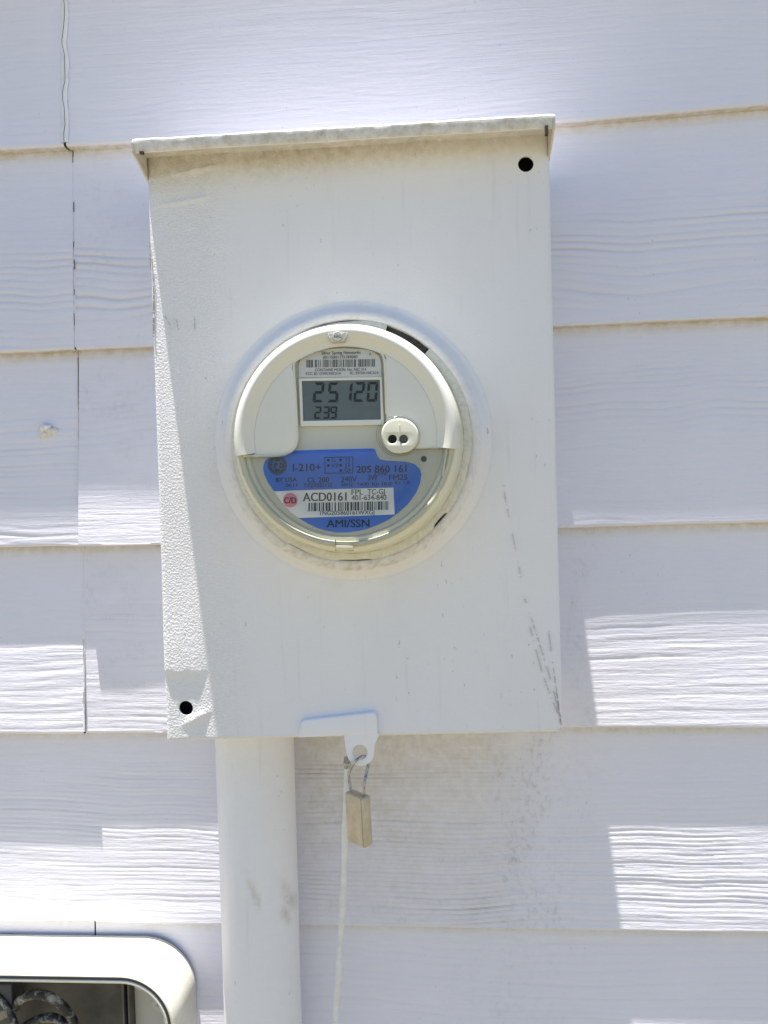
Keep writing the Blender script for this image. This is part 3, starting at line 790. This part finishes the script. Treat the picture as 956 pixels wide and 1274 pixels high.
# faceplate
YP = FY+.0052
link('faceplate', flat_shape(circ(axx, axz, RF-.0060, 120), YP, .003), M['plate'], met)
link('inner_step', lathe([(RF-.0058,YP-.0002),(RF-.0062,YP-.0016),(RF-.0085,YP-.0019),(RF-.0095,YP-.0012),(RF-.0098,YP)], axx, axz, 160, math.radians(184), math.radians(356)), M['creamedge'], met)
# upper shield with its notch
YS = FY-.0003
def q2(px, py, y=None): v = P(px, py, YS if y is None else y); return (v.x, v.z)
sc_ = P(426.5, 546, YS)
rs = RF - .0140
aL = math.atan2(P(300,567,YS).z - axz, P(300,567,YS).x - axx); aR = math.atan2(P(563,557,YS).z - axz, P(552,557,YS).x - axx)
out = []
aL2 = aL if aL > 0 else aL + 2*PI
n_ = 90
for i in range(n_+1):
    a = aL2 + (aR - aL2)*i/n_
    out.append((axx + rs*math.cos(a), axz + rs*math.sin(a)))
out += [q2(530,557.5), q2(500,560), q2(484,556), q2(481,545)]
out += [q2(480.5,517), q2(479.5,460), q2(478.5,449), q2(475.5,440), q2(470,434.5), q2(462,431), q2(440,428.5), q2(420,427.5), q2(400,428.5), q2(384,431), q2(375,435), q2(369.5,441), q2(366.5,450), q2(366.5,462),
        q2(370.5,530), q2(370.5,545), q2(368,554), q2(362,561.5), q2(353,566), q2(343,567.5), q2(310,567.5)]
sme = flat_shape(out, YS, .009, bevel=.0016, bres=4); smooth_angle(sme, 40)
shield = link('upper_shield', sme, M['cream'], met)
uprof = [(RF+.0002,FY+.0050),(RF+.0001,FY+.0020),(RF-.0004,FY-.0008),(RF-.0015,FY-.0028),(RF-.0034,FY-.0043),(RF-.0052,FY-.0048),(RF-.0068,FY-.0045),(RF-.0084,FY-.0037),(RF-.0100,FY-.0025),(RF-.0116,FY-.0014),(RF-.0132,FY-.0007),(RF-.0146,FY-.0004),(RF-.0147,FY+.001)]
ume_ = lathe(uprof, axx, axz, 160, aR+.0, aL2-.0)
bm_ = bmesh.new(); bm_.from_mesh(ume_); bmesh.ops.holes_fill(bm_, edges=[e for e in bm_.edges if e.is_boundary and abs(e.calc_length()) < .008 and False])
for ends in (0, len(uprof)*160):
    bm_.verts.ensure_lookup_table(); bm_.faces.new([bm_.verts[ends+k_] for k_ in range(len(uprof))])
bm_.to_mesh(ume_); bm_.free(); smooth_angle(ume_, 60)
link('outer_rim', ume_, M['cream'], met)
# raised yellowish border running round the notch and along the foot of the shield
def bead(pts, r, y, name, mat, par=None, n=6):
    pp = spline([P(a, b, y) for a, b in pts], n)
    return link(name, tube(pp, r, 8), mat, par or met)
bead([(303,567),(320,567.3),(345,566.5),(358,563.5),(366,557.5),(369.5,548),(369.5,535),(367.5,490),(365.5,462),(366,449),(369.5,440),(377,433),(389,429.5),(420,426.5),(455,428.5),(469,433),(476,440),(479,450),(480.5,480),(481.5,515)], .0012, YS+.0010, 'notch_edge', M['creamedge'])
# thin line of the inset panel in each half
bead([(484,556.5),(520,557),(549,556)], .0011, YS+.001, 'shield_foot', M['creamedge'])
# arched name plate
YA = YP-.0022
arch = [q2(*p_, YA) for p_ in ((372,470),(371.5,455),(373.5,446),(380,438.5),(392,435),(425,432.5),(455,434),(466,437.5),(473,444),(475,453),(475,469))]
link('name_plate', flat_shape(arch, YA, .0022, bevel=.0004), M['greylabel'], met)
T = Flat(YA-.00025)
T.text('Silver Spring Networks', 400, 441.2, 449, 4.0, -.02, .012)
T.text('00135001175184080', 402, 446.4, 445, 3.6, -.02, .006)
T.barcode(381.5, 447.8, 469, 457.2, -.012, 5, 70)
T.text('CONTAINS MODEL No. NIC 314', 392, 461.9, 456, 3.4, -.012, .006)
T.text('FCC ID: OWS-NIC514', 381, 466.6, 424, 3.4, -.012, .006); T.text('IC: 5975A-NIC514', 436, 465.8, 471, 3.4, -.012, .006)
T.text('A', 459.5, 442, 462, 3.4, -.02, .006)
T.build('printing', M['inkgrey'], met)
# display
YD = YP-.0030
bz = [q2(*p_, YD) for p_ in ((371.5,470.5),(475.5,468.5),(478,528.5),(374,530.5))]
hz = [q2(*p_, YD) for p_ in ((375.5,473.8),(472.8,472.2),(474,521.8),(377.3,523.6))]
bzme = flat_shape(bz, YD, .0030, [hz], .0005, 2); link('display_bezel', bzme, M['cream'], met)
lc = link('display', mesh([P(374,472,YD+.0012),P(474.5,470.5,YD+.0012),P(475.5,523.5,YD+.0012),P(376,525.5,YD+.0012)],[(0,1,2,3)]), M['lcd'], met)
YI = YD+.0008
D_ = Flat(YI)
for ch, x0 in (('2',389.3),('5',407.5)): seg7(D_, ch, x0, 476, 12.8, 24.6, 3.1, .075)
seg7(D_, '1', 425.0, 476, 12.2, 24.2, 3.1, .075)
seg7(D_, '2', 439.8, 475.6, 12.8, 24.4, 3.1, .075); seg7(D_, '0', 456.2, 475.2, 12.8, 24.6, 3.1, .075)
for ch, x0 in (('2',391.0),('3',401.4),('9',410.6)): seg7(D_, ch, x0, 505.8, 8.2, 15.2, 2.0, .07)
D_.build('display_digits', M['lcdink'], met)
G_ = Flat(YI+.0002)
for x0 in (449,457,465): G_.quad(x0, 519, x0+6, 520.6)
G_.text('kWh', 456, 510, 468, 5, -.02)
G_.build('faint_segments', M['lcdghost'], met)
# blue label
YB = YP-.0006
blue = [(335,569),(345,566),(370,560.5),(400,559.5),(430,558.8),(464,558),(467,559.5),(469.5,567),(473,571.5),(480,573),(506,574.5),(516,577.5),(522,583),(524.3,590),(523,601),(518,613),(508,627),(496,638),(484,646.5),(471,653),(458,657.8),(445.5,660.8),(432,662.5),(420,662.6),(407,660.5),(395,657),(383,651.5),(371,644),(356,630),(341,611),(333.5,600),(329,590),(327.5,582),(329.5,574)]
link('blue_label', flat_shape([q2(*p_, YB) for p_ in blue], YB, .0006), M['blue'], met)
wl = [(341.3,611.4),(365,610.2),(430,608.2),(489.8,606.6),(491.2,640),(440,642),(372,644.4),(362,637.3),(351,625)]
link('white_label', flat_shape([q2(*p_, YB-.0004) for p_ in wl], YB-.0004, .0003), M['white'], met)
pk = link('pink_sticker', flat_shape([q2(361.3+8.9*math.cos(a), 622.3+8.9*math.sin(a), YB-.0008) for a in [2*PI*i/32 for i in range(32)]], YB-.0008, .0002), M['pink'], met)
K = Flat(YB-.0002)     # ink on blue
K.text('I-210+', 364.5, 586.5, 399.5, 9.2, -.018, .006)
K.text('205 860 161', 443.5, 588.3, 506, 8.6, -.020, .012)
for a_, b_, c_, d_ in ((404,568.6,439.6,569.4),(404,588.4,439.6,589.2),(404,568.6,404.8,589.2),(438.8,567.9,439.6,588.6)): K.quad(a_, b_, c_, d_, -.014 if c_-a_ > 5 else 0)
def dot(F, cx, cy, r, n=10): F.poly([(cx+r*math.cos(2*PI*i/n), cy-r*math.sin(2*PI*i/n)) for i in range(n)])
for cx, cy in ((408.7,572.5),(424,572.2),(408.7,579),(424,578.8),(424.2,585.4)): dot(K, cx, cy, 1.9)
K.text('G', 413, 574.6, 417.5, 4.4, -.02, .004); K.text('Y2', 429, 574.2, 436, 4.4, -.02, .004); K.text('V3', 412.5, 581.4, 420.5, 4.6, -.02, .004); K.text('J2', 429, 580.6, 436, 4.4, -.02, .004); K.text('G9', 429, 587.2, 436.3, 4.6, -.02, .004)
K.text('BY USA', 343.5, 599.6, 369.5, 5.2, -.02, .004); K.text('0611', 355.5, 605.8, 370, 4.6, -.02, .004)
K.text('CL 200', 382.5, 600.6, 409.5, 6.6, -.018, .006); K.text('TXZX201112', 378, 606.4, 413.5, 4.6, -.02, .003)
K.text('240V', 424.5, 599.6, 444, 6.6, -.018, .006); K.text('60HZ', 425, 605.2, 440, 4.2, -.02, .003); K.text('TA30', 444, 604.8, 459, 4.2, -.02, .003)
K.text('3W', 458, 597.6, 470, 6.8, -.018, .008); K.text('TYPE', 465, 591.6, 482, 3.6, -.02, .004); K.text('Kh 10.0', 463.5, 604.4, 487, 4.2, -.02, .003)
K.text('FM2S', 484.5, 597.2, 507, 6.6, -.018, .008); K.text('Kt 1.0', 492, 602.6, 510, 4.2, -.02, .003)
K.text('AMI/SSN', 406.5, 656.2, 460, 9.6, -.012, .012)
K.build('printing', M['inkblue'], met)
# round monogram: ring, swirls and two script letters
GEm = Flat(YB-.0003); gx, gy = 345.3, 578.8
GEm.y += .0001; dot(GEm, gx, gy, 11.9, 40); GEm.y -= .0001
GEl = Flat(GEm.y-.00012)
n_ = 40
for i in range(n_):
    a0, a1 = 2*PI*i/n_, 2*PI*(i+1)/n_
    GEl.poly([(gx+r*math.cos(a), gy-r*math.sin(a)) for r, a in ((10.9,a0),(10.9,a1),(10.2,a1),(10.2,a0))])
for q_ in range(4):
    b0 = PI/4 + q_*PI/2
    for i in range(10):
        t0, t1 = i/10, (i+1)/10
        def sw(t, o): a = b0 - .75 + 1.35*t; r = 9.6 - 2.6*math.sin(PI*t) ; r = r + o*(1-abs(2*t-1)*.6); return (gx + r*math.cos(a), gy - r*math.sin(a))
        GEl.poly([sw(t0,-.8), sw(t1,-.8), sw(t1,.8), sw(t0,.8)])
GEl.text('G', gx-7.2, gy+5.0, gx+.4, 10, 0, .03, .05); GEl.text('E', gx-.2, gy+5.0, gx+6.6, 10, 0, .03, .05)
mg = GEm.build('monogram', M['ink'], met); GEl.build('monogram_lines', M['inklight'], mg)
W_ = Flat(YB-.0006)
W_.text('ACD0161', 377, 623.6, 431.5, 10.4, -.012, .012)
W_.text('FPL', 437.5, 615.6, 452, 6.6, -.02, .006); W_.text('TC-GJ', 457.5, 615.2, 479, 6.6, -.02, .006)
W_.text('401-634-840', 437.5, 622.4, 481, 6.4, -.014, .006)
W_.barcode(384, 625.6, 484, 636.2, -.020, 9, 74)
W_.text('1NG205860161WXGJ', 398.5, 641.0, 466, 5.4, -.014, .006)
W_.build('printing', M['ink'], met)
S_ = Flat(YB-.0011); S_.text('C/D', 353.6, 626.3, 368.8, 7.4, -.01, .014); S_.build('printing', M['ink'], pk)
# small screw, right of the label
c = P(527.5, 571, YP-.0005)
link('screw', flat_shape(circ(c.x, c.z, .0020, 20), YP-.0012, .0012, bevel=.0004), M['screw'], met)
# optical port
YO = YS-.0042
port = [(497,520.5),(505,521.5),(512,525),(517.5,530.5),(520.6,537.5),(521,545),(518.5,552.5),(513.5,558.5),(507,562.3),(497,563.8),(488.5,562.5),(481.5,557.5),(476.5,549.5),(474.6,541),(476,532.5),(480.5,526),(487.5,521.8)]
pp = spline([P(a, b, YO) for a, b in port+[port[0]]], 4)[:-1]
h1 = P(488.3,546,YO); h2 = P(502.2,546,YO)
pme = flat_shape([(v.x, v.z) for v in pp], YO, .0072, [circ(h1.x,h1.z,.0030,24), circ(h2.x,h2.z,.0030,24)], .0013, 4); smooth_angle(pme, 40)
port_o = link('optical_port', pme, M['creamedge'], met)
for h, mt_ in ((h1,'dark'),(h2,'lens')):
    link('lens', flat_shape(circ(h.x, h.z, .0033, 20), YO+.0022, .001), M[mt_], port_o)
bead([(497,529),(497,538.5)], .0006, YO-.0002, 'alignment_rib', M['creamedge'], port_o)
pc = [(v.x, YO+.0066, v.z) for v in pp]
ctr = P(497.5,542,YO)
rim = [Vector((ctr.x + (v.x-ctr.x)*1.12 - .0016, YS-.0012, ctr.z + (v.z-ctr.z)*1.10)) for v in pp]
link('port_collar', tube(rim+[rim[0]], .0007, 8), M['clear'], port_o)
# clear lower cover with its ridges
cp = [(RF-.0020,FY-.0002),(RF-.0035,FY-.0022),(RF-.0060,FY-.0030),(RF-.0085,FY-.0030),(RF-.0095,FY-.0018),(RF-.0120,FY-.0016),(RF-.0132,FY-.0026),(RF-.0150,FY-.0028),(RF-.0165,FY-.0018),(RF-.030,FY-.0016),(.03,FY-.0016),(.0001,FY-.0016)]
def lathe_clip():
    me = lathe(cp, axx, axz, 240)
    bm = bmesh.new(); bm.from_mesh(me)
    zc = P(426,563,FY).z
    bmesh.ops.bisect_plane(bm, geom=list(bm.verts)+list(bm.edges)+list(bm.faces), plane_co=(0,0,zc), plane_no=(0,0,1), clear_outer=True)
    me2 = bm_mesh(bm); smooth_angle(me2, 60); return me2
link('clear_cover', lathe_clip(), M['clear'], met)
# clips at top and bottom of the rim
YK = FY-.0052
c0 = [q2(*p_, YK) for p_ in ((408.5,414),(432.5,413),(431,422),(428,425.5),(413,426),(410,423))]
ck = link('top_clip', flat_shape(c0, YK, .0045, bevel=.0006), M['seal'], met)
cc = P(420, 418.5, YK-.0008)
link('seal_disc', flat_shape(circ(cc.x, cc.z, .0034, 22), YK-.0012, .0014, bevel=.0004), M['seal'], ck)
KK = Flat(YK-.0017); KK.text('MFG', 416, 420.4, 424.5, 3.4, 0, .01); KK.build('printing', M['inkgrey'], ck)
c1 = [q2(*p_, YK) for p_ in ((417,671.5),(440,672),(440,685.5),(417.5,685.5))]
link('bottom_clip', flat_shape(c1, YK, .004, bevel=.0006), M['clear'], met)
link('bottom_clip_bar', flat_shape([q2(*p_, YK) for p_ in ((418,679),(439.5,679.3),(439.5,681.6),(418,681.4))], YK-.0004, .004), M['creamedge'], met)
# side guide ribs under the shield
for xa_, ya_, xb_, yb_ in ((555.5,561,551,592),(300,571,303,592)):
    bead([(xa_,ya_),((xa_+xb_)/2,(ya_+yb_)/2),(xb_,yb_)], .0007, FY+.001, 'guide_rib', M['creamedge'], met, 3)

# ================================================================= PADLOCK
PYk = YF-.006
pc0 = P(446.5, 1020, PYk)
ang = math.radians(43)
lock = thing('padlock', (pc0.x, PYk, P(446,985,PYk).z), 'small weathered tan padlock hanging from the hasp under the meter box', 'padlock')
LH = (P(446,987,PYk)-P(446,1049,PYk)).length
lw, lt = .0205, .0088
bm = box_bm(-lw/2, lw/2, -lt/2, lt/2, -LH/2, LH/2, .0019, 4)
mt = Matrix.Translation((pc0.x, PYk, P(446,1018,PYk).z)) @ Matrix.Rotation(math.radians(-1.5), 4, 'Y') @ Matrix.Rotation(-ang, 4, 'Z')
bm.transform(mt); lm = bm_mesh(bm); smooth_angle(lm, 35)
link('lock_body', lm, M['brass'], lock)
for x_ in (lw*.5-.0014,):
    pl = box_bm(x_-.0002, x_+.0002, -lt/2-.00008, lt/2+.00012, -LH/2+.001, LH/2-.001); pl.transform(mt)
    link('lock_seam', bm_mesh(pl), M['seam'], lock)
sl = [mt @ Vector((-.0068, 0, LH/2-.002)), mt @ Vector((-.0078, 0, LH/2+.012))]
hc = P(448, 944, YH)
sh = spline([mt @ Vector((-.0068,0,LH/2-.002)), mt @ Vector((-.0088,0,LH/2+.012)), Vector((P(439,952,PYk).x, PYk+.000, P(439,952,PYk).z)), Vector((hc.x-.002, YH-.0045, P(448,943,YH).z)),
             Vector((hc.x+.003, YH+.001, P(448,941.5,YH).z)), Vector((P(459,950,YF+.004).x, YH+.004, P(459,950,YF).z)), mt @ Vector((.0098,0,LH/2+.012)), mt @ Vector((.0072,0,LH/2-.002))], 8)
link('shackle', tube(sh, .0012, 10), M['steelpaint'], lock)


# ================================================================= HANGING CORD
YW = -.085
cpx = [(433,948),(432.5,965),(431,985),(430.5,1010),(429.5,1040),(428.5,1075),(428,1100),(426.5,1130),(424.5,1160),(422.5,1190),(420.5,1225),(418,1260),(416,1300),(414,1345)]
pts = spline([P(a, b, YW + .00004*(b-948)) for a, b in cpx], 6)
rr = [.0024 + .0003*math.sin(i*.35) + .00025*random.random() + (.0006 if i % 23 == 0 else 0) for i in range(len(pts))]
cord = thing('painted_cord', P(433,948,YW), 'thin white painted cord hanging down beside the padlock', 'cord')
link('cord_strand', tube(pts, rr, 9), M['cord'], cord)
c = P(432, 948, YW)
link('frayed_end', tube([c+Vector((-.0008,0,.0045)), c+Vector((.0004,-.0008,.0015)), c+Vector((0,0,-.002)), c+Vector((0,0,-.005))], [.0014,.0030,.0036,.0024], 9), simple('rusty cord end', (.20,.17,.14), .8, (700,.001), (500,(.6,.58,.52))), cord)

# ================================================================= CONDUIT
YC = -.040
xa_, xb_ = P(272,1000,YC), P(368,1000,YC)
rc = (xb_.x-xa_.x)/2*.985; cxm = (P(316.5,924,YC).x + P(329,1274,YC).x)/2
cond = thing('conduit', (cxm, YC, .02), 'thick white painted conduit pipe running down from the meter box', 'conduit')
n = 60; vs = []; fs = []; gg = []
zsn = list(np.linspace(BZ0+.004, .9, 120)) + [0.02]
for i, z in enumerate(zsn):
    for k in range(n):
        a = 2*PI*k/n; r = rc + (float(fbm(np.array(z*12.), np.array(k*.08), 2))-.5)*.0010
        vs.append((cxm + r*math.cos(a), YC + r*math.sin(a), z))
        s1, s2 = P(318,1105,YC), P(361,1120,YC)
        g = 0
        for sp_, w1, h1_ in ((P(316,1108,YC-.03),.0022,.012),(P(322,1118,YC-.03),.0016,.008),(P(360,1115,YC-.015),.003,.014),(P(357,1135,YC-.015),.0025,.008)):
            g = max(g, .6*math.exp(-((vs[-1][0]-sp_.x+ .25*(z-sp_.z))/w1)**2-((z-sp_.z)/h1_)**2) if vs[-1][1] < YC else 0)
        gg.append(g + .05)
for i in range(len(zsn)-1):
    for k in range(n):
        k2 = (k+1) % n; fs.append((i*n+k, i*n+k2, (i+1)*n+k2, (i+1)*n+k))
cm = mesh(vs, fs); at = cm.attributes.new('grime_shade', 'FLOAT', 'POINT'); at.data.foreach_set('value', gg); cm.shade_smooth()
link('pipe', cm, M['boxsmooth'], cond)

# ================================================================= UTILITY BOX (lower left)
YU = -.060                                      # front edge of its rim
ub_t = P(100,1168,-.009).z; ub_r = P(243,1274,-.009).x
ub_l = ub_r-.30; ub_b = ub_t-.26
ub = thing('utility_box', ((ub_l+ub_r)/2, -.03, ub_b), 'open pale grey utility enclosure with rounded corner at the lower left of the wall', 'utility box')
rad = .046
outer = rounded(ub_l, ub_r, ub_b, ub_t, rad, 14); inner = rounded(ub_l+.0075, ub_r-.0075, ub_b+.0075, ub_t-.0075, rad-.0075, 14)
def loft(rings):
    vs = []; fs = []; K = len(rings[0][0])
    for pts, y in rings: vs += [(p_[0], y, p_[1]) for p_ in pts]
    for i in range(len(rings)-1):
        for k in range(K):
            k2 = (k+1) % K; fs.append((i*K+k, i*K+k2, (i+1)*K+k2, (i+1)*K+k))
    me = mesh(vs, fs); smooth_angle(me, 40); return me
def rnd(d): return rounded(ub_l+d, ub_r-d, ub_b+d, ub_t-d, max(rad-d, .01), 14)
ume = loft([(rnd(-.0004), -.004), (rnd(0), -.03), (rnd(.0008), YU+.002), (rnd(.0014), YU+.0005), (rnd(.0024), YU), (rnd(.0034), YU+.0006), (rnd(.0036), YU+.003)])
link('housing', ume, M['cabgrey'], ub)
link('gasket', loft([(rnd(.0033), YU+.0016), (rnd(.0060), YU+.0016), (rnd(.0061), YU+.004)]), M['gasket'], ub)
link('inner_lip', loft([(rnd(.0060), YU+.004), (rnd(.0061), YU+.0006), (rnd(.0070), YU+.0002), (rnd(.0086), YU+.0008), (rnd(.0088), -.012)]), M['cabgrey'], ub)
link('back_plate', flat_shape(rnd(.0084), -.014, .004), M['cabin'], ub)
x1 = P(158,1240,-.03).x
for px in (156, 163):
    x_ = P(px, 1240, -.035).x
    link('divider_rib', bm_mesh(box_bm(x_-.0009, x_+.0009, -.040, -.0142, ub_b+.01, ub_t-.009, .0004)), M['cabin'], ub)
xr_ = P(163, 1240, -.035).x
link('side_plate', bm_mesh(box_bm(xr_+.001, ub_r-.0088, -.030, -.0142, ub_b+.02, ub_t-.03, .001)), M['boss'], ub)
for i, (px, py) in enumerate(((174,1224),(198,1250),(210,1272))):
    c = P(px, py, -.036)
    link('screw_boss', flat_shape(circ(c.x, c.z, .0062 if i == 0 else .0068, 24), -.036, .02, [circ(c.x, c.z, .0018, 14)], .0008), M['boss'], ub)
c = P(205,1242,-.04)
link('corner_clip', bm_mesh(box_bm(c.x-.004, c.x+.007, -.044, -.016, c.z-.006, c.z+.006, .001)), M['gasket'], ub)
# cables inside
def cable(pts, r, label, con=None):
    pp_ = [P(a, b, y) for a, b, y in pts]
    t_ = thing('cable', pp_[0], label, 'cable', 'cables inside the utility box')
    link('sheath', tube(spline(pp_, 10), r, 12), M['coax'], t_)
    if con:
        a_, b_, y_, c__, d_, e_ = con
        link('connector', tube([P(a_, b_, y_), P((a_+c__)/2, (b_+d_)/2, (y_+e_)/2), P(c__, d_, e_)], r*1.35, 12), M['connector'], t_)
    return t_
cable([(18,1254,-.030),(28,1242,-.038),(46,1237,-.042),(66,1242,-.042),(80,1254,-.040),(92,1272,-.038),(100,1300,-.034),(104,1340,-.03)], .0040, 'upper looping black cable with worn white patches in the utility box', (0,1262,-.028,20,1252,-.031))
cable([(-10,1225,-.030),(0,1240,-.034),(14,1262,-.036),(22,1290,-.036),(24,1340,-.03)], .0030, 'thin dark cable dropping at the left edge inside the utility box')
cable([(18,1290,-.024),(36,1274,-.030),(58,1266,-.034),(76,1270,-.034),(90,1288,-.032),(96,1330,-.03)], .0038, 'lower black cable curving under the upper loop in the utility box')
c = P(10,1238,-.03)
link('terminal_block', bm_mesh(box_bm(c.x-.016, c.x+.006, -.034, -.0142, c.z-.012, c.z+.012, .001)), M['gasket'], ub)
